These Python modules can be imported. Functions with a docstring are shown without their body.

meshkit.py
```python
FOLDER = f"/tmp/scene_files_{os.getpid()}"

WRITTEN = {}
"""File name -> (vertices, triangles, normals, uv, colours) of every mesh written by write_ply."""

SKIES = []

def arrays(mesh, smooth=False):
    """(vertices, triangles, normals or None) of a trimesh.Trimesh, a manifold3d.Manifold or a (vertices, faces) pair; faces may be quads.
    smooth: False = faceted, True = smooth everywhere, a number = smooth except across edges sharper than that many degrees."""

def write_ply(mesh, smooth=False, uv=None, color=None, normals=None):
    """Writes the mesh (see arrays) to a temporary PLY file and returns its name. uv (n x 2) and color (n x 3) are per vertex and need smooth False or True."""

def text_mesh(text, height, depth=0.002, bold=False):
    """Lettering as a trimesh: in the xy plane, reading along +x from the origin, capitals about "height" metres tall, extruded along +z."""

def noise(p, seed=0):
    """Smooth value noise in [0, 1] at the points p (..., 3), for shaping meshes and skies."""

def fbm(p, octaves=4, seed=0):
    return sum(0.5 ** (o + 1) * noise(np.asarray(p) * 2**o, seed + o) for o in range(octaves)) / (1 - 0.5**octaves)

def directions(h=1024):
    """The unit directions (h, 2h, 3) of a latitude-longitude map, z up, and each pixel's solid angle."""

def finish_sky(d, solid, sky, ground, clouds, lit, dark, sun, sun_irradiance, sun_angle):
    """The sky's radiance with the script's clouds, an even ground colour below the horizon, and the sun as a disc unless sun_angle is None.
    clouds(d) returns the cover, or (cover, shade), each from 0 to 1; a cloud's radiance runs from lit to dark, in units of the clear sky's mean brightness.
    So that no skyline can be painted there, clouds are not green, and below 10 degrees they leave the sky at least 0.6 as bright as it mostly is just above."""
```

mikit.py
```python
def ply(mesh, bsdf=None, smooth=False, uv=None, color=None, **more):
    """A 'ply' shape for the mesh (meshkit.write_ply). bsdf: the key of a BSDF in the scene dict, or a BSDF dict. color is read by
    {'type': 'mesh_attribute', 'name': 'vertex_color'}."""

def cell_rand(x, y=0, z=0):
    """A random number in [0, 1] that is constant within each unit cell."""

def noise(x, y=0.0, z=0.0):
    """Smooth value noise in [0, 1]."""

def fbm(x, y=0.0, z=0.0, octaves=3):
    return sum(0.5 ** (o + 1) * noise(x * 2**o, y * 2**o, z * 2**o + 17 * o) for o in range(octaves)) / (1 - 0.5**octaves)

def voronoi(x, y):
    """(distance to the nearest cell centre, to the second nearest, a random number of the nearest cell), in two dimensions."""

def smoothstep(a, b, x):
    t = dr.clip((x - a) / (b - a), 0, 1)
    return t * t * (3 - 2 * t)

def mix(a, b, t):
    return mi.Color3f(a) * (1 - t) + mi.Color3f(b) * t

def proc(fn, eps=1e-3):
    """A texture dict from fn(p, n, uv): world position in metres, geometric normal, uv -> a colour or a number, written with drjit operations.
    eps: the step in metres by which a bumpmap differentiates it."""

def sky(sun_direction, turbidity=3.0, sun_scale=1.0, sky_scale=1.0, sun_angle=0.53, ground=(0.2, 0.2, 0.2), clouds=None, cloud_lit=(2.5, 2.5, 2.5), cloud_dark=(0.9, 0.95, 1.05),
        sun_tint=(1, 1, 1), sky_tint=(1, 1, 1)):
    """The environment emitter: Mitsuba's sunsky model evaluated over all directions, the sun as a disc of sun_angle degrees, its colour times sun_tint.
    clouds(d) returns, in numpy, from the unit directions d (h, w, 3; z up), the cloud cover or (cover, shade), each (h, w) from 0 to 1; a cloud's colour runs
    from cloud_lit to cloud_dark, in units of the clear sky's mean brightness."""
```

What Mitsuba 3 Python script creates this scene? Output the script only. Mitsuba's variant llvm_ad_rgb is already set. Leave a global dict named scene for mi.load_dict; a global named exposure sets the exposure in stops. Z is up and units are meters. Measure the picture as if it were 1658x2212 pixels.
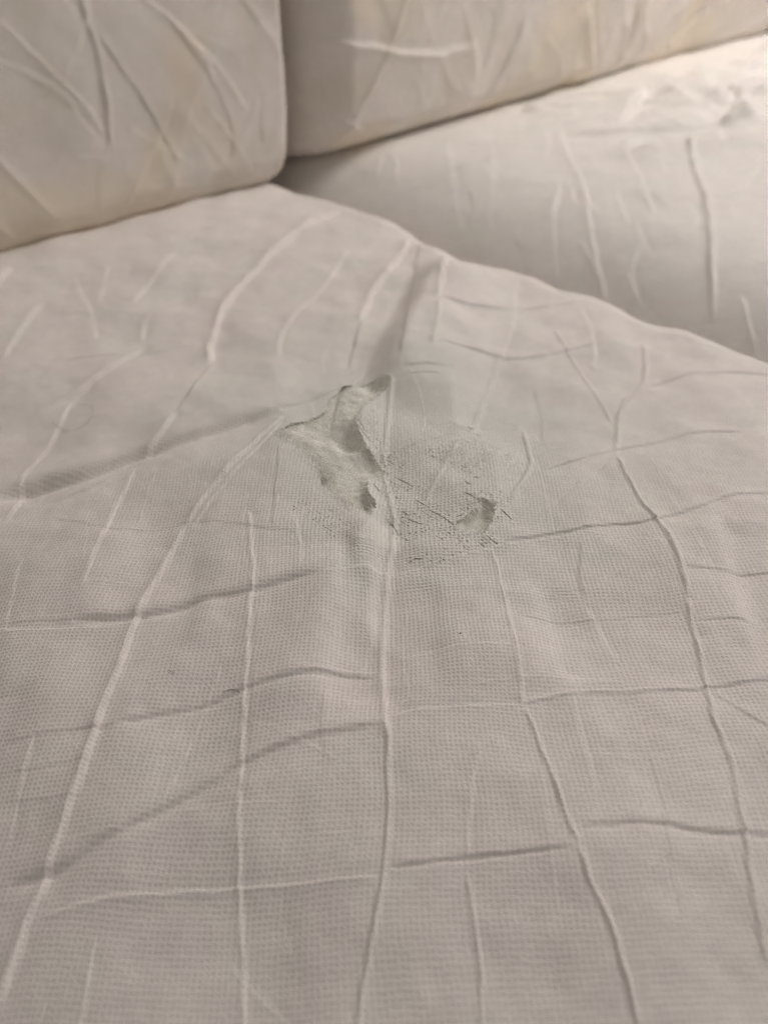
import math, numpy as np, drjit as dr, mitsuba as mi, mikit, meshkit
from scipy.spatial import Delaunay, cKDTree

T = mi.ScalarTransform4f
# ------------------------------------------------------------------ camera, lamp, exposure
CAM = np.array([-0.3763, -0.5026, 0.185])
AIM = np.array([0.53693, 0.54638, -0.64279])
exposure = 0.0
scene, labels = {}, {}
scene['camera'] = {'type': 'thinlens', 'fov': 54.05, 'fov_axis': 'x', 'near_clip': 0.01, 'far_clip': 50.0,
                   'aperture_radius': 0.0017, 'focus_distance': 0.25,
                   'to_world': T().look_at(origin=CAM.tolist(), target=(CAM + AIM).tolist(), up=[0, 0, 1])}
LAMP = np.array([0.84, -0.40, 0.91])  # unseen lamp, out of view, placed to light the cushions from the far right
scene['room_light'] = {'type': 'constant', 'radiance': {'type': 'rgb', 'value': [0.245, 0.226, 0.210]}}
scene['unseen_lamp'] = {'type': 'sphere', 'center': LAMP.tolist(), 'radius': 0.28,
                         'emitter': {'type': 'area', 'radiance': {'type': 'rgb', 'value': [11.05, 10.15, 9.55]}}}
labels['unseen_lamp'] = {'label': 'unseen warm globe lamp, out of view above the far end of the sofa, placed to light the cushions', 'category': 'lamp'}

# ------------------------------------------------------------------ crease tables, in 0.1 mm on each cushion's own face
NEAR=[
('rb',0.75,1.6,[-3995,-3991,-3901,-3913,-3819,-3841,-3730,-3769,-3608,-3667,-3476,-3533,-3328,-3399,-3149,-3224,-2991,-3101,-2788,-2966]),
('rb',0.6,1.3,[-2788,-2966,-2560,-2850,-2314,-2752,-2068,-2665]),
('b',0.35,1,[-2781,-2992,-2568,-2893,-2330,-2799,-2108,-2705]),
('rb',0.38,0.9,[-2571,-3076,-2707,-3272,-2804,-3421,-2852,-3454,-2976,-3614,-3093,-3749,-3168,-3844,-3283,-3986]),
('rb',0.34,0.9,[-3283,-3986,-3351,-4069,-3438,-4189,-3514,-4297,-3568,-4377,-3637,-4474]),
('d',0.2,0.9,[-2851,-3488,-2978,-3641,-3091,-3776,-3209,-3921,-3297,-4028]),
('rb',0.7,1.6,[-2173,-3475,-2313,-3597,-2443,-3704,-2572,-3821,-2688,-3926,-2807,-4056,-2911,-4173]),
('bd',0.6,1,[-2869,-4130,-3009,-4275,-3100,-4363,-3170,-4425,-3245,-4473,-3312,-4519,-3382,-4568,-3461,-4635]),
('rb',0.42,0.9,[-2074,-3866,-2125,-3935,-2240,-4058,-2309,-4136,-2369,-4210,-2501,-4330,-2543,-4370]),
('bd',0.5,0.9,[-2543,-4370,-2587,-4437,-2643,-4518,-2705,-4601,-2748,-4661,-2788,-4723]),
('bd',0.5,1,[-2788,-4723,-2845,-4795,-2875,-4855,-2917,-4918,-2968,-4979,-3030,-5047]),
('bd',0.35,0.9,[-473,-2992,-654,-3222,-790,-3385,-944,-3593,-1050,-3734]),
('bd',0.7,1.6,[-293,-3415,-360,-3476,-583,-3620,-738,-3650,-893,-3671,-1075,-3761,-1243,-3867]),
('bd',0.75,1.5,[-1243,-3867,-1345,-3975,-1425,-4086,-1506,-4203,-1585,-4305,-1688,-4408,-1799,-4486]),
('bd',0.6,1.1,[-1799,-4486,-1908,-4569,-1998,-4640,-2082,-4706,-2187,-4775,-2237,-4835,-2308,-4897,-2391,-4950,-2490,-5016,-2624,-5101,-2723,-5175]),
('b',0.45,1.3,[-2729,-2499,-2874,-2642,-2929,-2685,-3016,-2772,-3116,-2870,-3224,-2994]),
('b',0.5,1.4,[-3274,-2447,-3182,-2360,-3088,-2214,-2952,-2116,-2819,-1995,-2698,-1841,-2531,-1768]),
('b',0.8,2.2,[-2765,-1815,-2531,-1768,-2329,-1678,-2124,-1601]),
('b',0.5,1.8,[-2136,-1552,-2025,-1389,-1921,-1288]),
('b',0.9,2.2,[-2744,-1236,-2616,-1081,-2430,-870,-2280,-723]),
('b',0.9,2.2,[-2420,-387,-2309,-259,-2208,-159]),
('b',0.4,1.8,[-1981,-502,-2101,-854,-2152,-1061,-2310,-1382]),
('b',0.4,1.8,[-1755,-521,-2065,-977]),
('b',0.5,2,[-1326,-618,-1585,-841,-1784,-984,-1948,-1135]),
('rb',1.1,2.6,[-9,-760,-255,-810,-549,-909,-872,-1064,-1144,-1225,-1331,-1336,-1668,-1579,-1888,-1832,-2025,-2010]),
('d',0.8,1.8,[-2025,-2010,-2150,-2111,-2305,-2227,-2413,-2315]),
('b',0.7,1.8,[-2394,-2307,-2531,-2392,-2663,-2457]),
('b',0.45,2,[-473,-1343,-819,-1594,-1091,-1757,-1354,-1886,-1576,-2021,-1747,-2216]),
('rb',1,2.3,[-18,-1468,-395,-1730,-653,-1857,-898,-1992,-1065,-2129,-1194,-2229]),
('d',0.8,1.6,[-1144,-2198,-1317,-2321,-1560,-2532]),
('b',0.4,1.3,[-98,-2451,-319,-2605,-584,-2812,-898,-2982]),
('rb',0.55,1.2,[-898,-2982,-1115,-3097,-1351,-3221,-1542,-3327]),
('rb',0.38,0.8,[-1653,-3343,-1787,-3406,-1944,-3472,-2046,-3516]),
('d',0.3,1.2,[-1014,-3258,-1124,-3370,-1249,-3486,-1389,-3589]),
('bd',0.5,1.6,[-1353,-3462,-1502,-3612,-1614,-3685,-1831,-3748]),
('b',0.4,1.4,[-130,-2922,-349,-3159,-683,-3394]),
('d',0.3,1.6,[-1804,-4061,-1963,-4169,-2039,-4250]),
('b',0.3,2,[-2039,-4250,-2108,-4358,-2200,-4468]),
('d',0.2,0.9,[-2419,-4702,-2508,-4789,-2669,-4906,-2767,-4997]),
('bd',0.35,0.8,[-3028,-4565,-3108,-4662,-3171,-4735,-3266,-4815]),
('b',0.2,0.8,[-2698,-4376,-2787,-4391,-2888,-4461,-2998,-4547]),
('d',0.4,1,[-2250,-2854,-2439,-3061,-2585,-3229]),
('b',0.25,0.8,[-3877,-4182,-3813,-4107,-3738,-4017]),
('b',0.25,1,[-3298,-2663,-3409,-2818,-3488,-2948]),
('b',1.8,12,[-2454,-3493,-2713,-3767,-2998,-4003]),
('b',1.3,4.5,[-2204,-3405,-2491,-3689,-2694,-3894]),
('b',1,9,[-2068,-4104,-2299,-4308,-2387,-4421]),
('d',1,9,[-2776,-3070,-2998,-3343,-3130,-3491]),
('d',0.9,8,[-2337,-3808,-2531,-4027,-2655,-4158]),
('b',1.2,8,[-1331,-4379,-1589,-4575,-1853,-4747]),
('b',0.25,0.8,[-3604,-3407,-3722,-3554,-3808,-3668]),
('b',0.3,0.9,[-2481,-3249,-2593,-3425,-2659,-3491]),
('d',0.3,1.6,[-2912,-3905,-3007,-3994,-3076,-4093]),
('b',0.2,0.9,[-2405,-4450,-2541,-4578,-2634,-4680]),
('rb',1.3,1.8,[-184,-1960,-408,-2127,-616,-2296,-823,-2449]),
('rb',0.8,1.4,[-846,-2491,-1052,-2668,-1243,-2811]),
('d',0.9,2.5,[-67,-1602,-641,-2089,-1178,-2545,-1451,-2780]),
('dv',2.6,4.2,[-3262,-2245,-3196,-2264,-2988,-2338,-2759,-2400,-2520,-2467,-2265,-2540,-2046,-2594]),
('d',0.8,2,[-2046,-2594,-1915,-2628,-1815,-2651,-1679,-2666,-1504,-2633]),
('d',0.5,1.4,[-2658,-2486,-2705,-2476,-2810,-2491,-2913,-2486,-3059,-2464]),
('dv',1.2,2.6,[-3318,-3093,-3226,-3169,-3166,-3217,-3073,-3267,-2939,-3344,-2814,-3437,-2711,-3497,-2608,-3561]),
('d',0.4,1.4,[-3492,-2922,-3404,-3005,-3316,-3089,-3215,-3180]),
('b',0.4,1,[-3510,-2927,-3462,-2994,-3363,-3103,-3277,-3173,-3172,-3242]),
('b',0.25,0.8,[-2620,-3569,-2496,-3619,-2433,-3698,-2176,-3817,-2077,-3864,-2015,-3883,-1881,-3961,-1780,-4024]),
('d',0.5,1.2,[-1999,-3870,-1762,-4012,-1628,-4099,-1515,-4199,-1435,-4231,-1293,-4300,-1177,-4339,-1056,-4453]),
('d',0.35,1.2,[-3679,-3363,-3564,-3440,-3465,-3526,-3407,-3557]),
('dv',0.7,1.6,[-3418,-3548,-3296,-3626,-3197,-3693,-3093,-3737,-2992,-3788,-2884,-3877,-2768,-3982]),
('b',0.2,0.7,[-2929,-3816,-2832,-3899,-2747,-3975]),
('dv',1,2.2,[-3852,-3744,-3833,-3754,-3753,-3799,-3627,-3831,-3513,-3865,-3395,-3899,-3261,-3924]),
('d',0.7,1.8,[-3289,-3917,-3167,-3957,-3074,-3996,-2989,-4048,-2873,-4119]),
('rb',0.35,0.9,[-3821,-3882,-3760,-3911,-3693,-3955,-3568,-4065,-3446,-4182,-3363,-4256,-3279,-4330,-3181,-4424]),
('d',0.5,1.1,[-3149,-4421,-3073,-4482,-2984,-4557,-2895,-4633,-2799,-4717]),
('b',0.3,0.8,[-3155,-4427,-3080,-4489,-2991,-4563,-2903,-4638,-2805,-4721]),
('dv',0.55,1.1,[-2755,-4694,-2691,-4743,-2627,-4797,-2585,-4852,-2542,-4912,-2471,-4990,-2405,-5063]),
('b',0.3,0.7,[-2839,-4119,-2772,-4156,-2692,-4223,-2541,-4361]),
('bd',0.4,1,[-2541,-4361,-2472,-4394,-2371,-4465,-2251,-4572,-2100,-4708]),
('d',0.55,1.1,[-2225,-4590,-2097,-4707,-2033,-4757,-1917,-4849]),
('b',0.15,0.8,[-2692,-3971,-2610,-4013,-2470,-4124,-2381,-4207]),
('d',0.2,0.9,[-2265,-4136,-2092,-4304,-1974,-4405,-1859,-4509]),
('d',0.4,1,[-1683,-4400,-1666,-4422,-1571,-4532,-1461,-4649]),
('d',0.35,0.9,[-1871,-4552,-1849,-4570,-1783,-4635,-1743,-4695]),
('d',0.4,0.9,[-2100,-4725,-2101,-4804,-2109,-4920]),
('d',0.7,2,[-793,-2438,-640,-2629,-465,-2702,-286,-2794,-66,-2898]),
('b',0.3,1.4,[-823,-2466,-676,-2659,-502,-2732]),
('d',0.7,1.6,[-1179,-2774,-1044,-2920,-911,-3051,-746,-3131,-557,-3212,-425,-3270]),
('d',0.5,1.3,[-1473,-2826,-1364,-2896,-1284,-2944]),
('d',0.4,1.3,[-1494,-2878,-1409,-2937,-1358,-2963]),
('d',0.5,1.8,[-661,-3666,-494,-3707,-340,-3808,-98,-4052]),
('rb',0.4,0.9,[-1961,-3184,-1855,-3217,-1697,-3276,-1535,-3335]),
('b',0.25,0.9,[-1535,-3335,-1331,-3432]),
('d',0.4,1.3,[-1556,-3723,-1382,-3776,-1220,-3841,-1017,-3944,-808,-4050,-715,-4166]),
('b',0.25,1.1,[-1714,-3883,-1532,-3878,-1279,-3878]),
('d',0.3,2,[-2367,-850,-2148,-1048,-1995,-1241]),
('d',0.25,1.2,[-3135,-2542,-3012,-2765,-2910,-2876,-2739,-2976,-2658,-3086,-2626,-3174,-2531,-3311]),
('d',0.25,1.2,[-2617,-1408,-2456,-1532,-2218,-1664,-1958,-1778]),
('d',0.2,1,[-3711,-3469,-3612,-3541,-3512,-3614]),
('d',0.2,1,[-3746,-3550,-3667,-3628,-3590,-3685]),
]
FAR=[
('rb',0.9,2.6,[2452,-927,1850,-1446,1431,-1884,1009,-2197,557,-2559,201,-2842]),
('b',0.6,2.4,[2395,-1602,1868,-2073,1401,-2446,1210,-2593]),
('rbd',1.2,2.8,[2887,-1885,2119,-2400,1590,-2769,1074,-3067,569,-3348,361,-3460]),
('b',0.45,2.4,[1147,-1834,763,-2089,390,-2338,-54,-2592]),
('b',0.45,2.4,[900,-2722,611,-2779,400,-2939,75,-3135]),
('rb',0.7,2,[667,-3491,429,-3656,188,-3817]),
('b',0.4,2.4,[1571,-386,822,-1126,358,-1557]),
('b',0.3,2.4,[2042,-412,1333,-1119,507,-1704]),
('rb',1.2,3,[2415,-1523,2683,-1583,2878,-1671,2872,-1872]),
('d',0.6,2.6,[1670,-2710,1858,-2824,2238,-2906]),
('b',0.5,2.4,[2092,-2763,2503,-2696,2755,-2692]),
('rb',2.38,10.4,[3510,-1137,3174,-1524,3177,-1750]),
('dv',2.38,9.5,[3321,-1321,3089,-1663,3293,-1754,3578,-1807]),
('rb',2.97,11.4,[4706,-594,4508,-869,4033,-1260,3872,-1493,3698,-1925,3674,-2238]),
('dv',2.97,11.4,[4389,-1194,4155,-1513,4195,-1682,4597,-1679]),
('rb',2.97,11.4,[4784,-1141,4854,-1360,4823,-1621,4761,-1840]),
('rb',2.68,9.5,[3280,-1959,3112,-2107,2943,-2334,2987,-2471,2967,-2635]),
('dv',2.38,9.5,[3266,-2052,3103,-2298,3187,-2478]),
('rb',2.38,11.4,[5363,181,5377,-26,5065,-444,4831,-716]),
('rb',2.38,13.3,[4902,-786,5420,-618,5918,-557,5983,-809]),
('rb',1.78,11.4,[2902,-282,2911,-548,3053,-688]),
('d',1.2,4,[4252,16,3932,-454,3815,-772,3893,-986]),
('d',1.4,4,[4035,-555,3806,-1037,3793,-1415,3785,-1655]),
]
BL=[
('rb',0.9,1.65,[-1766,1243,-1736,1218,-1615,1064,-1496,915,-1389,785,-1307,611,-1295,554]),
('dr',1.2,2.4,[-1249,1342,-1232,1245,-1228,1172,-1212,1046,-1225,881,-1257,658,-1308,472]),
('b',0.5,1.8,[-1352,1326,-1297,1274,-1250,1198]),
('dr',0.8,1.8,[-1181,1131,-1110,971,-1015,814,-936,637,-857,436,-809,292]),
('rb',1,1.65,[-827,1301,-665,1174,-532,1029,-399,849]),
('dr',0.7,1.65,[-673,1149,-484,887,-360,655,-307,419,-313,294]),
('rb',0.8,1.8,[-528,1043,-343,842,-218,650,-152,519]),
('d',0.7,1.8,[-86,1235,-15,1134,41,1045]),
('d',1,1.95,[14,649,-59,505,-66,283]),
('d',0.7,1.65,[-60,613,-180,492,-318,311]),
('d',0.5,1.8,[-1810,1038,-1591,864,-1360,647]),
('rb',0.8,2.25,[-2154,199,-2018,51]),
('d',0.4,2.25,[-1370,441,-1439,297,-1499,88]),
('b',0.4,2.25,[-662,507,-576,279,-478,197]),
('d',0.8,2.25,[-336,393,-361,239,-517,205]),
]
BR=[
('rb',1.6,3.6,[426,979,514,948,817,888,1195,811,1465,767,1624,742,1887,741,2222,762]),
('rb',1.1,3.2,[635,424,730,341,906,242,1091,100,1085,-72]),
('rb',5,7,[3967,938,4035,672,4232,399,4478,147]),
('d',2,5,[2894,922,2761,635,2617,399,2336,137]),
('d',1.6,5,[2763,480,2812,233,2914,8]),
('dv',3,7,[4838,878,4992,564,4775,226]),
('rb',2.4,6,[5255,630,5431,293]),
('dv',3,8,[6809,717,6263,328,5952,163]),
('rb',2.5,7,[6059,770,5643,528,5547,257]),
('dv',3,9,[7666,504,7340,300,6923,160]),
('dv',4,9,[3657,184,3806,253,4009,271]),
('rb',2,7,[4768,250,4837,468,4796,733]),
('d',1.4,6,[2419,1028,2473,811,2340,490]),
('rb',1.4,6,[8991,590,8525,326,7834,227]),
]
EDGE=[22,28,23,-202,46,-504,64,-846,51,-1150,3,-1426,-85,-1724,-143,-1978,-103,-2175,-20,-2329,4,-2453,-41,-2659,13,-2851,-25,-3093,-35,-3304,-37,-3458,-49,-3690,-52,-3981]
SEAML=[-2213,34,-1879,86,-1577,27,-1051,0,-536,-8,7,9]
SEAMR=[289,110,655,-158,1277,-75,2040,-157,3442,49,4892,211,6360,479,7749,581,8655,349,9463,321]
HOLE=[-2165,-2771,-2127,-2759,-2094,-2749,-2069,-2761,-2035,-2773,-1991,-2782,-1936,-2779,-1901,-2768,-1874,-2724,-1842,-2712,-1810,-2690,-1779,-2696,-1738,-2692,-1710,-2710,-1678,-2709,-1628,-2724,-1586,-2748,-1563,-2778,-1553,-2808,-1568,-2844,-1621,-2864,-1677,-2869,-1744,-2887,-1810,-2904,-1862,-2931,-1900,-2949,-1924,-2990,-1949,-3029,-1969,-3072,-1990,-3113,-1994,-3148,-2006,-3184,-2019,-3221,-2030,-3258,-2044,-3276,-2087,-3267,-2116,-3266,-2141,-3287,-2168,-3305,-2188,-3337,-2194,-3357,-2203,-3383,-2220,-3419,-2257,-3433,-2262,-3411,-2272,-3395,-2278,-3356,-2283,-3317,-2282,-3271,-2274,-3227,-2277,-3189,-2280,-3165,-2254,-3121,-2206,-3075,-2163,-3021,-2159,-2946,-2170,-2895,-2177,-2837]
HOLE2=[-2086,-3696,-2055,-3684,-2039,-3689,-2021,-3693,-2000,-3695,-1964,-3698,-1936,-3699,-1934,-3673,-1926,-3651,-1908,-3676,-1892,-3697,-1877,-3720,-1901,-3746,-1931,-3758,-1966,-3772,-1995,-3786,-2026,-3796,-2041,-3797,-2054,-3774,-2064,-3749,-2079,-3724]
SLITS=[[-2021,-3314,-2020,-3369,-2022,-3426],[-2069,-3477,-2069,-3534],[-2078,-3548,-2072,-3619,-2085,-3695],[-2164,-3521,-2161,-3564,-2149,-3603],[-2226,-3476,-2237,-3529,-2244,-3573],[-1923,-3598,-1919,-3636,-1922,-3663],[-1801,-3482,-1789,-3504],[-1812,-3518,-1803,-3542],[-1824,-3565,-1809,-3588],[-1875,-3557,-1869,-3593],[-2150,-3485,-2152,-3519],[-2039,-3809,-2042,-3844,-2039,-3869],[-2090,-3824,-2081,-3839],[-1889,-3758,-1898,-3822],[-1894,-2955,-1918,-3018,-1926,-3052],[-1930,-3006,-1947,-3073,-1944,-3107],[-1978,-3094,-1998,-3164,-2020,-3239],[-2128,-3299,-2141,-3357],[-1558,-3350,-1551,-3378],[-1547,-3296,-1540,-3324],[-2309,-3700,-2293,-3729],[-2335,-3696,-2321,-3702],[-2509,-3416,-2505,-3434],[-1838,-3341,-1833,-3369],[-1965,-3206,-1961,-3243],[-2048,-3667,-2013,-3677]]
WORN=[[-1933,-3168,-1785,-3314,-1551,-3378,-1578,-3674,-1839,-3757,-2045,-3856,-2288,-3777,-2336,-3658,-2218,-3468,-2114,-3295],[-1889,-2937,-1749,-2917,-1979,-3203],[-2362,-3175,-2293,-3328,-2263,-3440,-2411,-3511,-2538,-3461,-2601,-3280,-2481,-3176],[-1331,-3011,-1204,-3136,-1534,-3330,-1554,-3245]]
FLAP=[[-1561,-2836,-1976,-3206,-1900,-2949],[-2047,-3278,-2213,-3505,-2220,-3419,-2170,-3303]]
HAIRS=[('hair', [-2818, -1916, -2822, -1977, -2813, -2048, -2777, -2084, -2725, -2083, -2681, -2051, -2652, -2009, -2639, -1950, -2650, -1905, -2673, -1882]), ('hair', [-3140, -3703, -3119, -3709, -3108, -3723, -3105, -3741]), ('lint', [-3208, -3514, -3208, -3524, -3202, -3534]), ('speck', [-2474, -4062])]
FACETS=[(0.27,1.5,[-1331,-3011,-1042,-3029,-1534,-3330,-1584,-3259]),(0.28,2.5,[-2247,-3423,-2250,-3563,-2446,-3718,-2501,-3637,-2431,-3522]),(0.28,2,[-1417,-3489,-1539,-3634,-1671,-3694,-1885,-3745,-1607,-3489]),(-0.05,4,[-1570,-2852,-1398,-3021,-1649,-3282,-1937,-3184]),(-0.34,1.8,[-2433,-3460,-2255,-3431,-2334,-3481,-2502,-3567]),(0.2,3,[-2300,-3389,-2205,-3482,-2588,-3833,-2678,-3773]),(0.11,2.5,[-3011,-3808,-2716,-3679,-2601,-3835,-2860,-4094,-3158,-3930]),(0.13,2,[-843,-2494,-552,-2780,-918,-2976,-1140,-2758]),(0.08,3,[-1704,-4446,-1509,-4621,-1937,-4815,-2061,-4706]),(-0.06,3,[-3152,-3250,-2846,-3448,-3081,-3728,-3445,-3530]),(-0.07,3,[-2702,-3989,-2418,-4217,-2536,-4345,-2822,-4109]),(0.08,3,[-2252,-4163,-2089,-4323,-2243,-4539,-2470,-4363]),(-0.08,3,[-1801,-4135,-1599,-4298,-1845,-4505,-2021,-4333]),(0.09,3,[-1131,-1607,-606,-1523,-1352,-2073,-1630,-2100]),(-0.09,3,[-1730,-1702,-1665,-2066,-1928,-2403,-2041,-2105]),(0.12,3,[-1758,-2185,-1657,-2284,-1877,-2514,-1991,-2518]),(0.09,3,[-3062,-4332,-2906,-4449,-2999,-4529,-3134,-4413]),(-0.07,3,[-3018,-4605,-2822,-4751,-2953,-4926,-3159,-4749]),(0.07,3,[-3007,-2770,-2868,-2868,-3142,-3172,-3274,-3072]),(-0.07,3,[-784,-3646,-266,-4036,-1008,-4375,-1431,-4164]),(0.06,3,[-3229,-3962,-2937,-4169,-3174,-4405,-3412,-4187])]
FLUFF=[-2174, -2787, -2175, -2901, -2169, -2996, -2199, -3082, -2249, -3199, -2283, -3295, -2279, -3358]
FOLDLINE=[-209, -1967, -1476, -2823]
POCKETS=[-2007, -3014, -2273, -3112, -1642, -2793, -2218, -3393, -1963, -3751, -2047, -3155]

PAIRS = lambda a: np.array(a, float).reshape(-1, 2) * 1e-4
AL = math.radians(44.5)                       # the cloth of the torn cushion runs at 44.5 degrees to the sofa
LDIR = np.array([1.0, 0.02])                  # where the lamp stands, seen from above

def smoothstep(a, b, x):
    t = np.clip((x - a) / (b - a), 0, 1)
    return t * t * (3 - 2 * t)

def resample(p, step):
    """The polyline through p, rounded at its corners, with points about every step metres."""
    for _ in range(2):
        if len(p) > 2:
            q = np.empty((2 * len(p) - 2, 2))
            q[0::2] = .75 * p[:-1] + .25 * p[1:]
            q[1::2] = .25 * p[:-1] + .75 * p[1:]
            p = np.vstack([p[:1], q, p[-1:]])
    d = np.r_[0, np.cumsum(np.linalg.norm(np.diff(p, axis=0), axis=1))]
    n = max(3, int(d[-1] / step))
    t = np.linspace(0, d[-1], n)
    return np.stack([np.interp(t, d, p[:, k]) for k in (0, 1)], 1), d[-1]

def relief(P, table, light, gain=1.0, seed=0):
    """Height of all the creases of the table at the points P: r ridge, v valley, b a step that leans to the lamp, d one that leans away."""
    h = np.zeros(len(P))
    rng = np.random.default_rng(seed)
    order = np.argsort(P[:, 0])
    xs = P[order, 0]
    for kind, amp, wid, pts in table:
        a, w = amp * 1e-3 * gain, wid * .75e-3
        line, L = resample(PAIRS(pts), min(w * .5, .0012))
        # a hand-made wobble
        t = np.linspace(0, L, len(line))
        tang = np.gradient(line, axis=0)
        tang /= np.linalg.norm(tang, axis=1, keepdims=True) + 1e-12
        nrm = np.stack([-tang[:, 1], tang[:, 0]], 1)
        ph = rng.uniform(0, 50)
        line = line + nrm * ((meshkit.noise(np.stack([t / (6 * w) + ph, t * 0, t * 0], 1), seed) - .5) * w * .7)[:, None]
        strength = .7 + .6 * meshkit.noise(np.stack([t / (9 * w) + ph, t * 0 + 3, t * 0], 1), seed)
        strength *= np.minimum(1, np.minimum(t, L - t) / min(.14 * L, 5 * w) + .02)
        R = 8 * w
        lo, hi = np.searchsorted(xs, [line[:, 0].min() - R, line[:, 0].max() + R])
        ids = order[lo:hi]
        q = P[ids]
        ids = ids[(q[:, 1] > line[:, 1].min() - R) & (q[:, 1] < line[:, 1].max() + R)]
        if not len(ids):
            continue
        q = P[ids]
        dist, k = cKDTree(line).query(q, distance_upper_bound=R)
        ok = np.isfinite(dist)
        ids, q, k = ids[ok], q[ok], k[ok]
        rel = q - line[k]
        d = (rel * nrm[k]).sum(1)
        along = (rel * tang[k]).sum(1)
        s = strength[k] * np.where((k == 0) | (k == len(line) - 1), np.exp(-(along / w) ** 2), 1)
        edge = smoothstep(R, .55 * R, np.abs(d))
        chord = line[-1] - line[0]
        side = np.array([-chord[1], chord[0]]) @ light / (np.linalg.norm(chord) * np.linalg.norm(light) + 1e-12)
        boost = 1 / np.clip(abs(side), .5, 1)
        side = boost if side > 0 else -boost
        out = 0
        both = 'b' in kind and 'd' in kind
        a *= .85 if 'b' not in kind and 'r' not in kind else 1.3
        if 'r' in kind:
            e = .25 * w
            out = out + a * (.55 if len(kind) > 1 else 1) * np.exp(-(np.sqrt(d * d + e * e) - e) / (.85 * w))
        if 'v' in kind:
            out = out - a * .6 * np.exp(-(d / (1.2 * w)) ** 2)
        step = np.tanh(d / (.55 * w)) * np.exp(-np.abs(d) / (2.4 * w))
        if both:      # a pleat: a lit flank, then a shaded one
            out = out + a * np.exp(-((d) / (.8 * w)) ** 2) * .9
        elif 'b' in kind:
            out = out - side * a * .55 * step
        elif 'd' in kind:
            out = out + side * a * .55 * step
        h[ids] += s * out * edge
    return h

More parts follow.
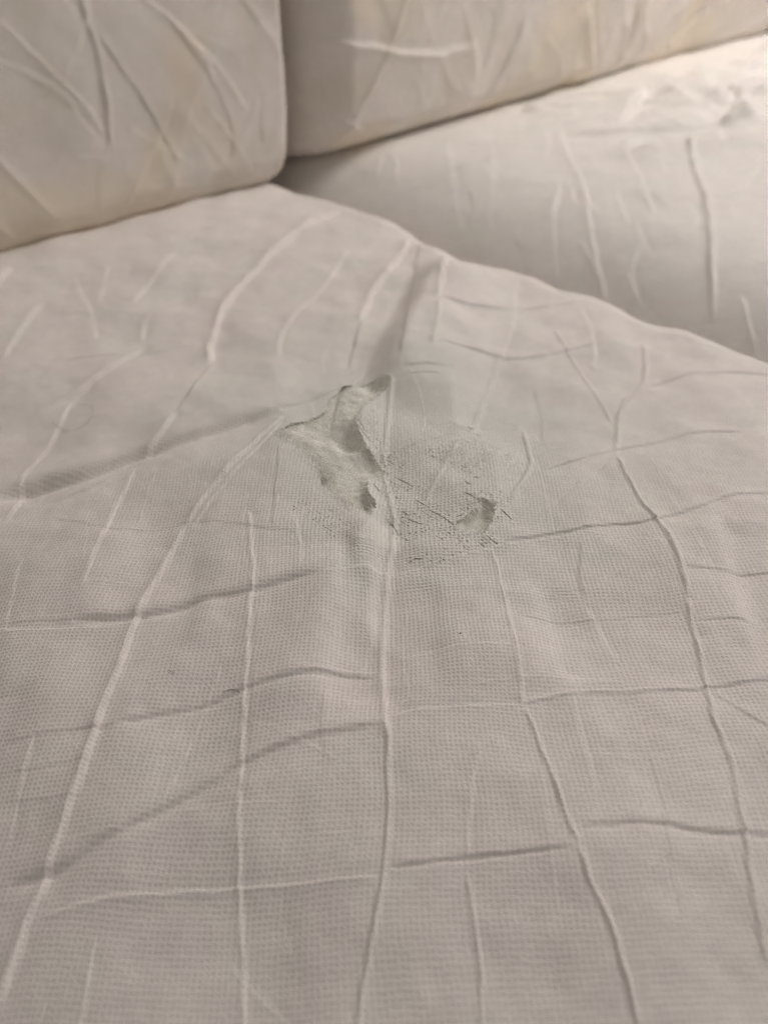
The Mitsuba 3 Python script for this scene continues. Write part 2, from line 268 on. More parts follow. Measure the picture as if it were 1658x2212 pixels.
def graded(x0, x1, y0, y1, spacing, seed):
    """Jittered grid points of the rectangle, as close together as spacing(x, y) says."""
    rng, out, h = np.random.default_rng(seed), [], .00025
    step = 1.45
    while h < .05:
        big = h * step >= .05
        X, Y = np.arange(x0, x1 + h, h), np.arange(y0, y1 + h, h)
        if len(X) * len(Y) > 6e6:               # only the part that asks for such fine points
            bx, by = np.meshgrid(np.arange(x0, x1, .01) + .005, np.arange(y0, y1, .01) + .005, indexing='ij')
            s = spacing(bx, by) < h * step * 1.15
            if not s.any():
                h *= step
                continue
            X = X[(X > bx[s].min() - .01) & (X < bx[s].max() + .01)]
            Y = Y[(Y > by[s].min() - .01) & (Y < by[s].max() + .01)]
        gx, gy = np.meshgrid(X, Y, indexing='ij')
        gx, gy = gx.ravel(), gy.ravel()
        s = spacing(gx, gy)
        lo = 0 if h < .00026 else h
        keep = (s >= lo) & ((s < h * step) | big)
        p = np.stack([gx[keep], gy[keep]], 1)
        out.append(p + rng.uniform(-.28, .28, p.shape) * h)
        h *= step
    p = np.vstack(out)
    p[:, 0], p[:, 1] = np.clip(p[:, 0], x0, x1), np.clip(p[:, 1], y0, y1)
    nx, ny = 60, 60
    rim = [np.stack([np.linspace(x0, x1, nx), np.full(nx, y)], 1) for y in (y0, y1)] + [np.stack([np.full(ny, x), np.linspace(y0, y1, ny)], 1) for x in (x0, x1)]
    return np.vstack([p] + rim)

def inside(P, poly):
    x, y = P[:, 0], P[:, 1]
    r = np.zeros(len(P), bool)
    for (ax, ay), (bx, by) in zip(poly, np.roll(poly, -1, 0)):
        if ay != by:
            c = (ay > y) != (by > y)
            r ^= c & (x < (bx - ax) * (y - ay) / (by - ay) + ax)
    return r

def roll(s, e, r):
    """Past e - r the cloth rolls over the edge and runs down the side: (position, drop)."""
    th = np.clip((s - (e - r)) / r, 0, math.pi / 2)
    down = np.maximum(s - (e - r) - r * math.pi / 2, 0)
    return np.where(s < e - r, s, e - r + r * np.sin(th)), r * (1 - np.cos(th)) + down

def obj(key, mesh, bsdf, smooth=True, uv=None, **label):
    scene[key] = mikit.ply(mesh, bsdf, smooth=smooth, uv=uv)
    if label:
        labels[key] = label

def tube(path, rad, sides=5):
    """A bent tube round the path (n, 3), its radius rad a number or one per point."""
    path = np.asarray(path, float)
    rad = np.broadcast_to(rad, len(path))
    tg = np.gradient(path, axis=0)
    tg /= np.linalg.norm(tg, axis=1, keepdims=True) + 1e-12
    up = np.where(np.abs(tg[:, 2:3]) < .9, [[0, 0, 1.0]], [[1.0, 0, 0]])
    a = np.cross(tg, up)
    a /= np.linalg.norm(a, axis=1, keepdims=True) + 1e-12
    b = np.cross(tg, a)
    ang = np.arange(sides) / sides * 2 * math.pi
    v = path[:, None] + rad[:, None, None] * (np.cos(ang)[None, :, None] * a[:, None] + np.sin(ang)[None, :, None] * b[:, None])
    n = len(path)
    i, j = np.meshgrid(np.arange(n - 1), np.arange(sides), indexing='ij')
    i, j = i.ravel(), j.ravel()
    q = np.stack([i * sides + j, (i + 1) * sides + j, (i + 1) * sides + (j + 1) % sides, i * sides + (j + 1) % sides], 1)
    f = np.vstack([q[:, [0, 1, 2]], q[:, [0, 2, 3]]])
    return v.reshape(-1, 3), f

def join(parts):
    V, F, n = [], [], 0
    for v, f in parts:
        V.append(v)
        F.append(f + n)
        n += len(v)
    return np.vstack(V), np.vstack(F)

# ------------------------------------------------------------------ materials
PITCH = .00145

def weave(uv):
    """Distance to the nearest bonded point of the non-woven cloth, in pitches; uv are metres along the cloth."""
    a, b = uv.x / PITCH, uv.y / PITCH
    ca, cb = dr.floor(a), dr.floor(b)
    ja = (mikit.cell_rand(ca, cb, 5) - .5) * .22
    jb = (mikit.cell_rand(ca, cb, 9) - .5) * .22
    x, y = a - ca - .5 - ja, b - cb - .5 - jb
    return dr.sqrt(x * x + y * y)

def cloth_height(p, n, uv):
    d = weave(uv)
    dot = mikit.smoothstep(.46, .16, d)
    fuzz = mikit.noise(uv.x * 2600, uv.y * 2600, 1.5) + .7 * mikit.noise(uv.x * 900, uv.y * 1500, 4.5)
    return -.00012 * dot + .00004 * fuzz

def cloth_colour(p, n, uv):
    d = weave(uv)
    dot = mikit.smoothstep(.42, .2, d)
    big = mikit.fbm(uv.x * 45, uv.y * 45, 3.0, octaves=3)
    small = mikit.fbm(uv.x * 260, uv.y * 260, 8.0, octaves=2)
    c = mikit.mix((.825, .778, .748), (.795, .765, .725), mikit.smoothstep(.42, .66, big))
    c = mikit.mix(c, (.80, .745, .725), .6 * mikit.smoothstep(.45, .7, mikit.fbm(uv.x * 80 + 40, uv.y * 80, 5.0, octaves=2)))
    return c * (.955 + .07 * small) * (1 - (.06 + .12 * mikit.noise(uv.x * 420, uv.y * 420, 2.0)) * dot)

def worn_mask(p):
    q = mi.Point2f((p.x + .182) / .098, (p.y + .320) / .110)
    return mikit.smoothstep(1.25, .25, dr.sqrt(q.x * q.x + q.y * q.y) + .5 * (mikit.fbm(p.x * 60, p.y * 60, 2.0, octaves=2) - .5))

def worn_seat_height(p, n, uv):
    # where it is rubbed the cloth is thin and its bonded points stand out
    return cloth_height(p, n, uv) * (1 + .9 * worn_mask(p)) + .00005 * worn_mask(p) * mikit.noise(uv.x * 690, uv.y * 130, 7.5)

def worn_seat_colour(p, n, uv):
    # the rubbed, thinned patch round the tear is whiter and has lost its pink tinge
    c = cloth_colour(p, n, uv)
    return mikit.mix(c, mikit.mix(c, (.775, .806, .750), .62), worn_mask(p)) * (1 - .07 * worn_mask(p) * mikit.smoothstep(.42, .2, weave(uv)))

def far_colour(p, n, uv):
    return cloth_colour(p, n, uv) * mi.Color3f(.975, .995, .995)

def stained_colour(p, n, uv):
    c = cloth_colour(p, n, uv) * mi.Color3f(.90, .89, .865)
    s = mikit.smoothstep(.47, .72, mikit.fbm(p.x * 17 + 3.1, p.z * 17 + 1.7, p.y * 9, octaves=3))
    c = mikit.mix(c, (.72, .635, .50), .6 * s)
    g = mikit.smoothstep(.52, .75, mikit.fbm(p.x * 26 + 13.1, p.z * 22 + 7.7, p.y * 9 + 5, octaves=3))
    return mikit.mix(c, (.60, .555, .48), .6 * g)

def wadding_colour(p, n, uv):
    return mikit.mix((.765, .762, .71), (.695, .685, .63), mikit.smoothstep(.35, .7, mikit.fbm(p.x * 300, p.y * 300, p.z * 300, octaves=3)))

def wadding_height(p, n, uv):
    return .00022 * mikit.fbm(p.x * 420, p.y * 260, p.z * 300, octaves=3)

def soft(colour, bump=None, eps=8e-5, rough=.62, sheen=.25, spec=.32):
    b = {'type': 'principled', 'base_color': colour, 'roughness': rough, 'specular': spec, 'sheen': sheen}
    if bump:
        b = {'type': 'bumpmap', 'arbitrary': mikit.proc(bump, eps=eps), 'scale': 1.0, 'bsdf': b}
    return {'type': 'twosided', 'bsdf': b}

scene['seat_cloth'] = soft(mikit.proc(worn_seat_colour), worn_seat_height)
scene['plain_cloth'] = soft(mikit.proc(far_colour), cloth_height, rough=.5, spec=.4)
scene['stained_cloth'] = soft(mikit.proc(stained_colour), cloth_height)
scene['wadding_wool'] = soft(mikit.proc(wadding_colour), wadding_height, eps=4e-4, rough=.9, sheen=.5, spec=.1)
scene['fibre_white'] = soft({'type': 'rgb', 'value': [.80, .79, .75]}, rough=.8)
scene['hair_dark'] = soft({'type': 'rgb', 'value': [.16, .13, .11]}, rough=.5)
scene['hair_pale'] = soft({'type': 'rgb', 'value': [.46, .41, .35]}, rough=.5)
scene['frame_cloth'] = soft({'type': 'rgb', 'value': [.055, .05, .048]}, rough=.8)

def cam_dist(x, y, z=0.0):
    return np.sqrt((x - CAM[0]) ** 2 + (y - CAM[1]) ** 2 + (z - CAM[2]) ** 2)

# ------------------------------------------------------------------ the near seat cushion with its torn cover
edge_line = PAIRS(EDGE)
ey, ex = edge_line[::-1, 1], edge_line[::-1, 0]
def near_edge(y):
    return np.interp(y, ey, ex) + .0228

hole, hole2 = PAIRS(HOLE), PAIRS(HOLE2)
TX0, TX1, TY0, TY1 = -.246, -.136, -.422, -.255
def near_spacing(x, y):
    s = np.clip(.0025 * cam_dist(x, y), .0004, .02)
    ahead = (x - CAM[0]) * AIM[0] + (y - CAM[1]) * AIM[1]
    s = np.where((ahead < -.03) | (np.abs((x - CAM[0]) * .7133 - (y - CAM[1]) * .7009) > .6 * (ahead + .119) + .025), .012, s)
    s = np.where((y > .06) | (x < -.5), .02, s)
    return np.where((x > TX0) & (x < TX1) & (y > TY0) & (y < TY1), .00026, s)

RX, RY, EY = .030, .035, .075
P = graded(-.66, .16, -.64, .16, near_spacing, 1)

def fine_creases(n, bx, by, amp, wid, seed, across=.5, spread=.16):
    """A table of faint short creases, most of them along the two directions in which the cloth lay folded."""
    rng, out = np.random.default_rng(seed), []
    for _ in range(n):
        c = np.array([rng.uniform(*bx), rng.uniform(*by)])
        a = (-AL if rng.random() > across else math.pi / 2 - AL) + rng.normal(0, spread)
        if rng.random() < .15:
            a = rng.uniform(0, math.pi)
        L = rng.uniform(.014, .050) * (wid / .55) ** .5
        t = np.linspace(-.5, .5, 5)[:, None]
        d = np.array([math.cos(a), math.sin(a)])
        pts = c + t * L * d + (t * t - .1) * L * rng.normal(0, .2) * d[::-1] * [1, -1]
        out.append((rng.choice(['b', 'd', 'rb', 'b']), amp * rng.uniform(.4, 1.4), wid * rng.uniform(.7, 1.5), (pts * 1e4).ravel().tolist()))
    return out

def facet_relief(P):
    """The surface whose slopes come nearest to those of the facets (a Poisson solve on a 1 mm grid)."""
    from scipy.fft import dctn, idctn
    from scipy.ndimage import gaussian_filter, map_coordinates
    st, ox, oy = .001, -.45, -.56
    gx, gy = np.meshgrid(ox + st * np.arange(500), oy + st * np.arange(620), indexing='ij')
    G = np.stack([gx.ravel(), gy.ravel()], 1)
    s = np.zeros(gx.shape)
    for k, soft_mm, poly in FACETS:
        m = inside(G, PAIRS(poly)).reshape(gx.shape) * 1.0
        s += -k * 2.4 * gaussian_filter(m, soft_mm * .6)
    div = np.gradient(s * LDIR[0], st, axis=0) + np.gradient(s * LDIR[1], st, axis=1)
    d = dctn(div, norm='ortho')
    a, b = np.meshgrid(np.arange(500), np.arange(620), indexing='ij')
    lam = (2 * np.cos(math.pi * a / 500) - 2 + 2 * np.cos(math.pi * b / 620) - 2) / st ** 2
    lam[0, 0] = 1
    d /= lam
    d[0, 0] = 0
    wave = (a / 500) ** 2 + (b / 620) ** 2
    z = idctn(d * (1 - np.exp(-wave / .0004)), norm='ortho')      # nothing broader than about 10 cm
    return map_coordinates(z, [(P[:, 0] - ox) / st, (P[:, 1] - oy) / st], order=1, mode='nearest')

def near_height(P):
    x, y = P[:, 0], P[:, 1]
    h = relief(P, NEAR, LDIR, 1.35, 7)
    p3 = np.stack([x, y, x * 0], 1)
    h += .0050 * (meshkit.fbm(p3 * 14, 2, 3) - .5) + .0036 * (meshkit.fbm(p3 * 34, 2, 5) - .5) + .0036 * (meshkit.fbm(cloth_uv(P, 3)[:, [0, 1, 1]] * [34, 22, 0], 2, 17) - .5) + .0007 * (meshkit.fbm(p3 * 120, 2, 6) - .5)
    # the big fold that rises to the right above the tear (leans away from the lamp)
    a, b = FOLD[0], FOLD[1]
    t = b - a
    L = np.linalg.norm(t); t = t / L
    n = np.array([-t[1], t[0]])
    n = n if n @ LDIR < 0 else -n               # towards the shaded side
    rel = P - a
    u, d = rel @ t, rel @ n
    h += .0125 * smoothstep(.020, .0, np.abs(d - .001) * np.where(d < 0, .38, 1)) * smoothstep(-.015, .035, u) * smoothstep(L + .03, L - .02, u) * 1.0
    # slack facets between the creases, each tilted its own way
    h += facet_relief(P)
    h += relief(P, fine_creases(150, (-.42, .0), (-.55, -.02), .14, .55, 61), LDIR, 1.0, 62)
    # torn lips and flaps stand up
    for poly, k, wide in ((PAIRS(FLAP[0]), .34, .022), (PAIRS(FLAP[1]), .34, .0075)):
        A, B, tip = poly[0], poly[1], poly[2:].mean(0)
        tt = (B - A) / np.linalg.norm(B - A)
        nn = np.array([-tt[1], tt[0]])
        nn = nn if nn @ (tip - A) > 0 else -nn
        dd, uu = (P - A) @ nn, (P - A) @ tt
        LL = np.linalg.norm(B - A)
        h += k * np.clip(dd, 0, .011) * smoothstep(-.003, .004, uu) * smoothstep(LL + .003, LL - .004, uu) * smoothstep(wide + .003, wide, dd)
        h += .0009 * np.exp(-(dd / .0011) ** 2) * smoothstep(-.002, .002, uu) * smoothstep(LL + .004, LL - .002, uu)
    near = (x > TX0 - .02) & (x < TX1 + .02) & (y > TY0 - .02) & (y < TY1 + .02)
    q = P[near]
    dens = np.vstack([resample(np.vstack([hole, hole[:1]]), .0008)[0]])
    d1 = cKDTree(dens).query(q)[0]
    up = smoothstep(-.01, .004, (q - hole.mean(0)) @ np.array([.12, .99]))     # the far lip lifts most
    h[near] += (.0003 + .0004 * up) * np.exp(-d1 / .0045) * (.5 + meshkit.noise(np.stack([q[:, 0] * 260, q[:, 1] * 260, q[:, 0] * 0], 1), 3))
    d2 = cKDTree(resample(np.vstack([hole2, hole2[:1]]), .0008)[0]).query(q)[0]
    h[near] += .0008 * np.exp(-d2 / .003) * (.3 + meshkit.noise(np.stack([q[:, 0] * 400, q[:, 1] * 400, q[:, 0] * 0], 1), 4))
    worn = np.zeros(len(q))
    for w in WORN:
        w = PAIRS(w)
        worn = np.maximum(worn, inside(q, w) * 1.0)
    fz = meshkit.noise(np.stack([q[:, 0] * 1500, q[:, 1] * 1500, q[:, 0] * 0], 1), 8) - .5
    h[near] += worn * .00010 * fz
    return h

def near_point(P, h):
    e = near_edge(P[:, 1])
    x, zx = roll(P[:, 0], e, RX)
    y, zy = roll(P[:, 1], EY, RY)
    xl, zl = roll(-x, .635, RX)
    yl, zf = roll(-y, .615, RY)
    z = -(zx + zy + zl + zf) - .6 * np.maximum(-.245 - P[:, 0], 0) ** 2      # sags a little to the left
    fade = np.exp(-(zx + zy + zl + zf) / .02)
    th = np.clip((P[:, 0] - (e - RX)) / RX, 0, math.pi / 2)
    return np.stack([-xl + h * fade * np.sin(th), -yl, np.maximum(z, -.13) + h * fade * np.cos(th)], 1)

def cloth_uv(P, seed):
    r = P[:, 0] * math.cos(AL) - P[:, 1] * math.sin(AL)
    f = P[:, 0] * math.sin(AL) + P[:, 1] * math.cos(AL)
    p3 = np.stack([r * 22, f * 22, r * 0], 1)
    return np.stack([r + .0042 * meshkit.fbm(p3, 2, seed), f + .0042 * meshkit.fbm(p3 + 9, 2, seed + 1)], 1)

def hull_ok(V, F, most):
    """Faces without long slivers."""
    e = np.max([np.linalg.norm(V[F[:, i]] - V[F[:, i - 1]], axis=1) for i in range(3)], 0)
    return e < most

F = Delaunay(P).simplices
cen = P[F].mean(1)
gone = np.zeros(len(F), bool)
near = np.flatnonzero((cen[:, 0] > TX0) & (cen[:, 0] < TX1) & (cen[:, 1] > TY0) & (cen[:, 1] < TY1))
q = cen[near]
wob = np.stack([meshkit.fbm(np.stack([q[:, 0] * 650, q[:, 1] * 650, q[:, 0] * 0], 1), 2, k) - .5 for k in (1, 2)], 1) * .0016
cut = inside(q + wob, hole) | inside(q + wob * 1.3, hole2)
rng = np.random.default_rng(11)
slits = [(PAIRS(s), .00026) for s in SLITS]
sdir = PAIRS(SLITS[0])
sdir = (sdir[-1] - sdir[0]) / np.linalg.norm(sdir[-1] - sdir[0])
sperp = np.array([-sdir[1], sdir[0]])
# ladders of small slits where the bonded rows have come apart
for w, gap, keep, lo, hi in ((WORN[0], .00150, .62, .0006, .0015), (WORN[1], .00125, .85, .0007, .0013), (WORN[2], .0014, .55, .0004, .0010), (WORN[3], .0016, .45, .0004, .0010)):
    w = PAIRS(w)
    c = w.mean(0)
    for o in np.arange(-.04, .04, gap):
        s0 = -.05 + rng.uniform(0, .002)
        while s0 < .05:
            L = rng.uniform(lo, hi)
            a = c + sperp * (o + rng.normal(0, .00012)) + sdir * (s0 + L / 2)
            s0 += L + rng.uniform(.0004, .0013)
            patch = meshkit.noise(np.array([[a[0] * 95, a[1] * 95, 0.0]]), 33)[0]
            if rng.random() > keep * smoothstep(.25, .6, patch) or not inside(a[None], w)[0]:
                continue
            d = sdir + rng.normal(0, .09, 2)
            slits.append((a + np.linspace(-.5, .5, 4)[:, None] * d * L + rng.normal(0, .00004, (4, 2)), rng.uniform(.00012, .00021)))
jag = .7 + .6 * meshkit.noise(np.stack([q[:, 0] * 1100, q[:, 1] * 1100, q[:, 0] * 0], 1), 21)
by_x = np.argsort(q[:, 0])
for s, wdt in slits:
    line, L = resample(s, .0001)
    lo, hi = np.searchsorted(q[by_x, 0], [line[:, 0].min() - .0006, line[:, 0].max() + .0006])
    ids = by_x[lo:hi]
    ids = ids[(q[ids, 1] > line[:, 1].min() - .0006) & (q[ids, 1] < line[:, 1].max() + .0006)]
    if len(ids):
        d, k = cKDTree(line).query(q[ids])
        u = k / max(len(line) - 1, 1)
        cut[ids] |= d < wdt * (1 - (2 * u - 1) ** 4) * jag[ids]
gone[near] = cut
FOLD = PAIRS(FOLDLINE)
H0 = near_height(P)
V = near_point(P, H0)
F = F[~gone]
obj('seat_cushion__cover', (V, F), 'seat_cloth', True, cloth_uv(P, 31), label='torn and creased white cover with frayed holes')
labels['seat_cushion'] = {'label': 'near white seat cushion with crease grid and a torn hole showing its stuffing', 'category': 'cushion', 'group': 'seat cushions of the sofa'}
cover_tree = cKDTree(P)
def cover_z(x, y):
    return V[cover_tree.query(np.stack([np.atleast_1d(x), np.atleast_1d(y)], 1))[1], 2]

# the stuffing under the tear
def tpt(i):
    return PAIRS(POCKETS)[i]
wx, wy = np.meshgrid(np.arange(TX0 - .012, TX1 + .012, .0006), np.arange(TY0 - .012, TY1 + .012, .0006), indexing='ij')
W = np.stack([wx.ravel(), wy.ravel()], 1)
p3 = np.stack([W[:, 0], W[:, 1], W[:, 0] * 0], 1)
wz = .0003 + .0016 * (meshkit.fbm(p3 * 90, 3, 12) - .62) + .0012 * (meshkit.fbm(p3 * 330, 3, 13) - .6)
for i, (sx, depth) in enumerate(((.0078, .0078), (.005, .0036), (.0055, .0034), (.005, .0044), (.009, .0036), (.006, .0014))):
    d = (W - tpt(i)) / sx
    wz -= depth * np.exp(-(d ** 2).sum(1)) * (.7 + .6 * meshkit.fbm(p3 * 160, 2, 15))
from scipy.ndimage import gaussian_filter
top = V[cover_tree.query(W)[1], 2]
flat = np.maximum(inside(W, PAIRS(WORN[0])), inside(W, PAIRS(WORN[2]))) * (1 - inside(W, hole)) * (1 - inside(W, hole2))
flat = gaussian_filter(flat.astype(float).reshape(wx.shape), 2).ravel()
wz = wz * (1 - flat) + .0003 * flat
wz = np.minimum(wz - .0008 + gaussian_filter(top.reshape(wx.shape), 3.5).ravel(), top - .0003)
rimd = np.minimum.reduce([W[:, 0] - W[:, 0].min(), W[:, 0].max() - W[:, 0], W[:, 1] - W[:, 1].min(), W[:, 1].max() - W[:, 1]])
wz -= .012 * smoothstep(.006, 0, rimd)
ni, nj = wx.shape
i, j = np.meshgrid(np.arange(ni - 1), np.arange(nj - 1), indexing='ij')
k = (i * nj + j).ravel()
WF = np.vstack([np.stack([k, k + nj, k + nj + 1], 1), np.stack([k, k + nj + 1, k + 1], 1)])
obj('seat_cushion__wadding', (np.c_[W, wz], WF), 'wadding_wool', True, W, label='fluffy off-white stuffing seen through the tear')
wad_tree = cKDTree(W)

# loose fibres of the stuffing, and the frayed threads of the torn rim
rng = np.random.default_rng(5)
parts = []
def wad_z(x, y):
    return wz[wad_tree.query(np.stack([x, y], 1))[1]]
inner = rng.uniform(hole.min(0) - .002, hole.max(0) + .002, (4200, 2))
inner = inner[inside(inner, hole)][:300]
for a in inner:
    L = rng.uniform(.003, .012)
    ang = rng.uniform(0, 2 * math.pi) if rng.random() < .5 else math.atan2(-sdir[1], -sdir[0]) + rng.normal(0, .5)
    t = np.linspace(-.5, .5, 8)
    bend = rng.normal(0, .5)
    x = a[0] + L * (t * math.cos(ang) - bend * (t * t - .1) * math.sin(ang))
    y = a[1] + L * (t * math.sin(ang) + bend * (t * t - .1) * math.cos(ang))
    z = wad_z(x, y)
    z = .5 * z + .5 * z.mean() + rng.uniform(.0001, .0016) * (1 - (2 * t) ** 2)
    z = np.minimum(z, cover_z(x, y) - .0003) if rng.random() < .8 else z
    parts.append(tube(np.stack([x, y, z], 1), rng.uniform(.00003, .00007), 3))
fl, L = resample(PAIRS(FLUFF), .0003)
for _ in range(380):
    a = fl[rng.integers(0, len(fl))] + rng.normal(0, .0022, 2)
    Lf = rng.uniform(.002, .008)
    ang = rng.normal(math.atan2(fl[-1, 1] - fl[0, 1], fl[-1, 0] - fl[0, 0]), .7)
    t = np.linspace(-.5, .5, 8)
    bend = rng.normal(0, .6)
    x = a[0] + Lf * (t * math.cos(ang) - bend * (t * t - .1) * math.sin(ang))
    y = a[1] + Lf * (t * math.sin(ang) + bend * (t * t - .1) * math.cos(ang))
    z = cover_z(x, y)
    z = .4 * z + .6 * z.mean() + rng.uniform(.0001, .0012) * (1.1 - (2 * t) ** 2)
    parts.append(tube(np.stack([x, y, z], 1), rng.uniform(.00003, .00006), 3))
obj('seat_cushion__loose_fibres', join(parts), 'fibre_white', True, label='fine white fibres across the hole in the cover')
labels['seat_cushion__loose_fibres']['kind'] = 'stuff'

parts = []
for poly, n in ((hole, 900), (hole2, 260)):
    line, L = resample(np.vstack([poly, poly[:1]]), .0002)
    ctr = poly.mean(0)
    for m in rng.integers(0, len(line), n):
        a = line[m]
        tin = np.array([-(line[(m + 3) % len(line)] - line[m - 3])[1], (line[(m + 3) % len(line)] - line[m - 3])[0]])
        tin /= np.linalg.norm(tin) + 1e-12
        if not inside((a + tin * .0008)[None], poly)[0]:
            tin = -tin
        d = .6 * tin + .6 * sdir * np.sign(sdir @ tin) + rng.normal(0, .35, 2)
        Lf = rng.uniform(.0008, .0032)
        t = np.linspace(0, 1, 6)
        xy = a - tin * .0004 + t[:, None] * d * Lf + (t * t)[:, None] * rng.normal(0, .0005, 2)
        z0 = cover_z(a[0] - tin[0] * .0006, a[1] - tin[1] * .0006)[0]
        z = z0 + .0001 - t * t * rng.uniform(-.0004, .0011)
        parts.append(tube(np.c_[xy, z], np.linspace(rng.uniform(.00005, .00012), .00003, 6), 3))
w = PAIRS(WORN[0])
for _ in range(230):
    a = rng.uniform(w.min(0), w.max(0))
    if not inside(a[None], w)[0] or inside(a[None], hole)[0] or inside(a[None], hole2)[0]:
        continue
    d = sdir + rng.normal(0, .09, 2)
    Lf = rng.uniform(.0008, .0022)
    t = np.linspace(-.5, .5, 6)
    xy = a + t[:, None] * d * Lf + (t * t)[:, None] * rng.normal(0, .0006, 2)
    z = cover_z(xy[:, 0], xy[:, 1])
    parts.append(tube(np.c_[xy, z.mean() * .5 + z * .5 + .00002 + .00012 * (1 - (2 * t) ** 2)], np.r_[.00003, .00006, .00007, .00007, .00006, .00003], 4))
obj('seat_cushion__frayed_threads', join(parts), 'fibre_white', True, label='short frayed threads along the edges of the tear')
labels['seat_cushion__frayed_threads']['kind'] = 'stuff'

# ------------------------------------------------------------------ the far seat cushion
def far_spacing(x, y):
    s = np.clip(.0030 * cam_dist(x, y), .0012, .02)
    return np.where((y > .09) | (y < -.45) | (x > 1.0), .02, s)
FX0, FX1, FR = -.16, 1.25, .10
Q = graded(FX0, FX1, -.66, .2, far_spacing, 2)
def far_top(x, y):
    return .010 + .016 * smoothstep(.02, .5, x) * smoothstep(.12, -.15, y)
h = relief(Q, FAR, LDIR, 1.3, 9) + relief(Q, fine_creases(170, (.02, .85), (-.42, -.02), .75, 1.3, 63), LDIR, 1.0, 64)
p3 = np.stack([Q[:, 0], Q[:, 1], Q[:, 0] * 0], 1)
h += .004 * (meshkit.fbm(p3 * 12, 2, 23) - .5) + .0018 * (meshkit.fbm(p3 * 40, 2, 25) - .5)
rum = smoothstep(.28, .50, Q[:, 0]) * smoothstep(-.30, -.20, Q[:, 1]) * smoothstep(-.01, -.06, Q[:, 1])     # the loose, rumpled back corner
h += relief(Q, fine_creases(60, (.26, .92), (-.27, -.03), 3.8, 8.5, 67, .25, .35), LDIR, 1.0, 68)
xr, zx1 = roll(-Q[:, 0], -.028 + 0 * Q[:, 1], FR)
xr2, zx2 = roll(-xr, .985, .05)
yr, zy1 = roll(Q[:, 1], .12, .04)
yr2, zy2 = roll(-yr, .615, .04)
drop = .62 * zx1 + zx2 + zy1 + zy2
Z = far_top(Q[:, 0], Q[:, 1]) - drop
fv = np.stack([xr2, -yr2, np.maximum(Z, -.13) + h * np.exp(-drop / .03)], 1)
obj('seat_cushion_001', (fv, Delaunay(Q).simplices), 'plain_cloth', True, cloth_uv(Q, 41),
    label='far white seat cushion, untorn, with rumpled cover at its back corner', category='cushion', group='seat cushions of the sofa')

# ------------------------------------------------------------------ the two back cushions
def back_cushion(key, table, u0, u1, y0, lean, rl, rr, e_left, e_right, front, seed, gain, bulge, rb, **label):
    """A back cushion standing on the seats: its face leans back by lean; u runs along the sofa, v up the face."""
    def spacing(u, v):
        s = np.clip(.0030 * cam_dist(u, y0 + v * math.sin(lean), v), .0012, .02)
        return np.where((v > .2) | (v < -.06), .015, s)
    B = graded(u0 - .14, u1 + .14, -.12, .62, spacing, seed)
    u, v = B.T
    n = relief(B, table, np.array([1.0, .55]), gain, seed) + relief(B, fine_creases(60, (u0, u1), (.01, .14), .6, 1.5, seed + 20, .5, .5), np.array([1.0, .55]), 1.0, seed + 21)
    p3 = np.stack([u, v, u * 0], 1)
    n = n + .005 * (meshkit.fbm(p3 * 11, 2, seed) - .5) + .002 * (meshkit.fbm(p3 * 34, 2, seed + 4) - .5)
    # slack, crossing wrinkles
    for ang, fr, am in ((1.05, 30, .0030), (2.1, 24, .0026)):
        a, b = u * math.cos(ang) + v * math.sin(ang), -u * math.sin(ang) + v * math.cos(ang)
        rid = np.abs(meshkit.noise(np.stack([a * fr * .22, b * fr, a * 0 + fr], 1), seed + 6) - .5) * 2
        n = n + am * (np.exp(-rid / .13) * meshkit.noise(np.stack([a * 14, b * 14, a * 0], 1), seed + 8))
    n = n + bulge * np.sin(np.clip(v, 0, .42) / .42 * math.pi) + front(u) * smoothstep(.16, 0, v)
    ur, d1 = roll(u, e_right(v), rr)
    ul, d2 = roll(-ur, -e_left, rl)
    vb, d3 = roll(-v, -.0005, rb)
    vt, d4 = roll(-vb, .44, .06)
    drop = np.minimum(d1 + d2 + d3 + d4, .13)
    n = n * np.exp(-drop / .03) - drop
    O, Vd, N = np.array([0, y0, 0.0]), np.array([0, math.sin(lean), math.cos(lean)]), np.array([0, -math.cos(lean), math.sin(lean)])
    pts = O + np.outer(-ul, [1, 0, 0]) + np.outer(vt, Vd) + np.outer(n, N)
    r, f = (u + v) * .7071, (v - u) * .7071
    uv = np.stack([r + .004 * meshkit.fbm(p3 * 22, 2, seed), f + .004 * meshkit.fbm(p3 * 22 + 7, 2, seed)], 1)
    obj(key, (pts, Delaunay(B).simplices), 'stained_cloth', True, uv, **label)

back_cushion('back_cushion', BL, -.60, .04, .004, .2, .03, .014, -.60, lambda v: np.interp(v, [0, .004, .009, .05, .121, .3], [.012, .016, .0185, .0265, .034, .040]),
             lambda u: u * 0, 51, 1.1, .018, .022, label='left back cushion with long curved creases and yellowish stains', category='cushion', group='back cushions of the sofa')
sx, sy = PAIRS(SEAMR)[:, 0], PAIRS(SEAMR)[:, 1]
def right_front(u):
    return .030 - np.interp(u, [0, .06, .15, .25, .35, .5, .65, .8, .95], [.012, .004, -.004, .004, .006, .012, .026, .030, .022])
back_cushion('back_cushion_001', BR, .05, .99, .030, 0.0, .035, .05, .044, lambda v: .957 + 0 * v,
             right_front, 52, 1.25, .045, .034, label='right back cushion in shadow behind the left one, deep folds at its right', category='cushion', group='back cushions of the sofa')

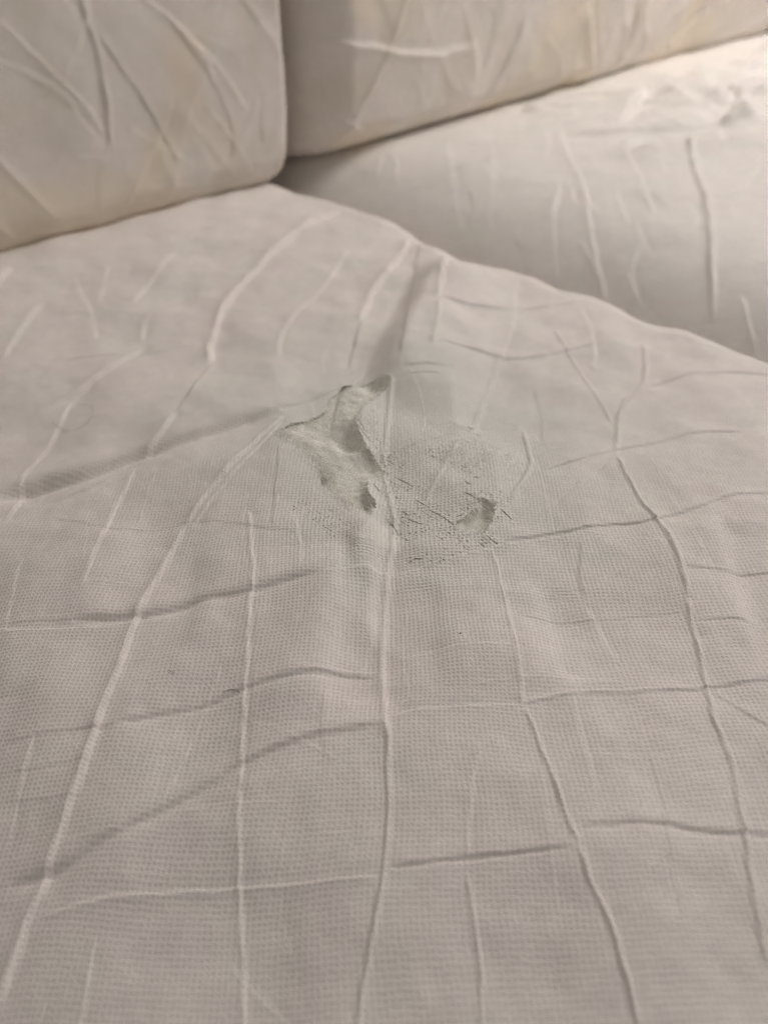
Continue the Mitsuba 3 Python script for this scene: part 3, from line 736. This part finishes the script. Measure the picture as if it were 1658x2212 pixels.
# ------------------------------------------------------------------ the sofa frame seen dark in the gaps
def box(x0, x1, y0, y1, z0, z1, r=.012):
    import trimesh
    m = trimesh.creation.box((x1 - x0 - 2 * r, y1 - y0 - 2 * r, z1 - z0 - 2 * r))
    import manifold3d as m3
    s = m3.Manifold.sphere(r, 16)
    pts = [s.translate(((x0 + x1) / 2 + v[0], (y0 + y1) / 2 + v[1], (z0 + z1) / 2 + v[2])) for v in m.vertices]
    return m3.Manifold.batch_hull(pts)
labels['sofa_frame'] = {'label': 'dark sofa frame in the gap past the end of the far seat cushion', 'category': 'sofa'}
obj('sofa_frame__base', box(-.72, 1.16, -.66, .42, -.32, -.135), 'frame_cloth', 40)
obj('sofa_frame__backrest', box(-.70, 1.14, .25, .42, -.13, .50), 'frame_cloth', 40)
obj('sofa_frame__arm', box(1.02, 1.16, -.66, .245, -.13, .22), 'frame_cloth', 40)

# ------------------------------------------------------------------ hairs and lint lying on the torn cushion
names = {'hair': ['curled hair lying on the left of the torn seat cushion', 'short dark hair on the torn cushion below its tear'],
         'lint': ['tiny dark lint thread on the torn cushion, lower left'], 'speck': ['black speck on the torn cushion, lower right of its tear']}
cat = {'hair': 'hair', 'lint': 'lint', 'speck': 'speck'}
seen = {}
for kind, pts in HAIRS:
    k = seen.get(kind, 0)
    seen[kind] = k + 1
    key = kind if k == 0 else f'{kind}_{k:03d}'
    p = PAIRS(pts)
    if kind == 'speck':
        import trimesh
        m = trimesh.creation.icosphere(2, .00028)
        m.vertices *= 1 + .35 * (meshkit.noise(m.vertices * 5000, 2)[:, None] - .5)
        m.vertices = m.vertices * [1.2, .9, .6] + [p[0, 0], p[0, 1], cover_z(*p[0])[0] + .00012]
        obj(key, m, 'hair_dark', True, label=names[kind][k], category=cat[kind])
        continue
    line, L = resample(p, .0006)
    z = cover_z(line[:, 0], line[:, 1]) + .0002
    z = np.convolve(np.pad(z, 3, 'edge'), np.ones(7) / 7, 'valid') + .0002
    obj(key, tube(np.c_[line, z], {0: .000065, 1: .00007}[k] if kind == 'hair' else .00007, 6), 'hair_pale' if key == 'hair' else 'hair_dark', True, label=names[kind][k], category=cat[kind])
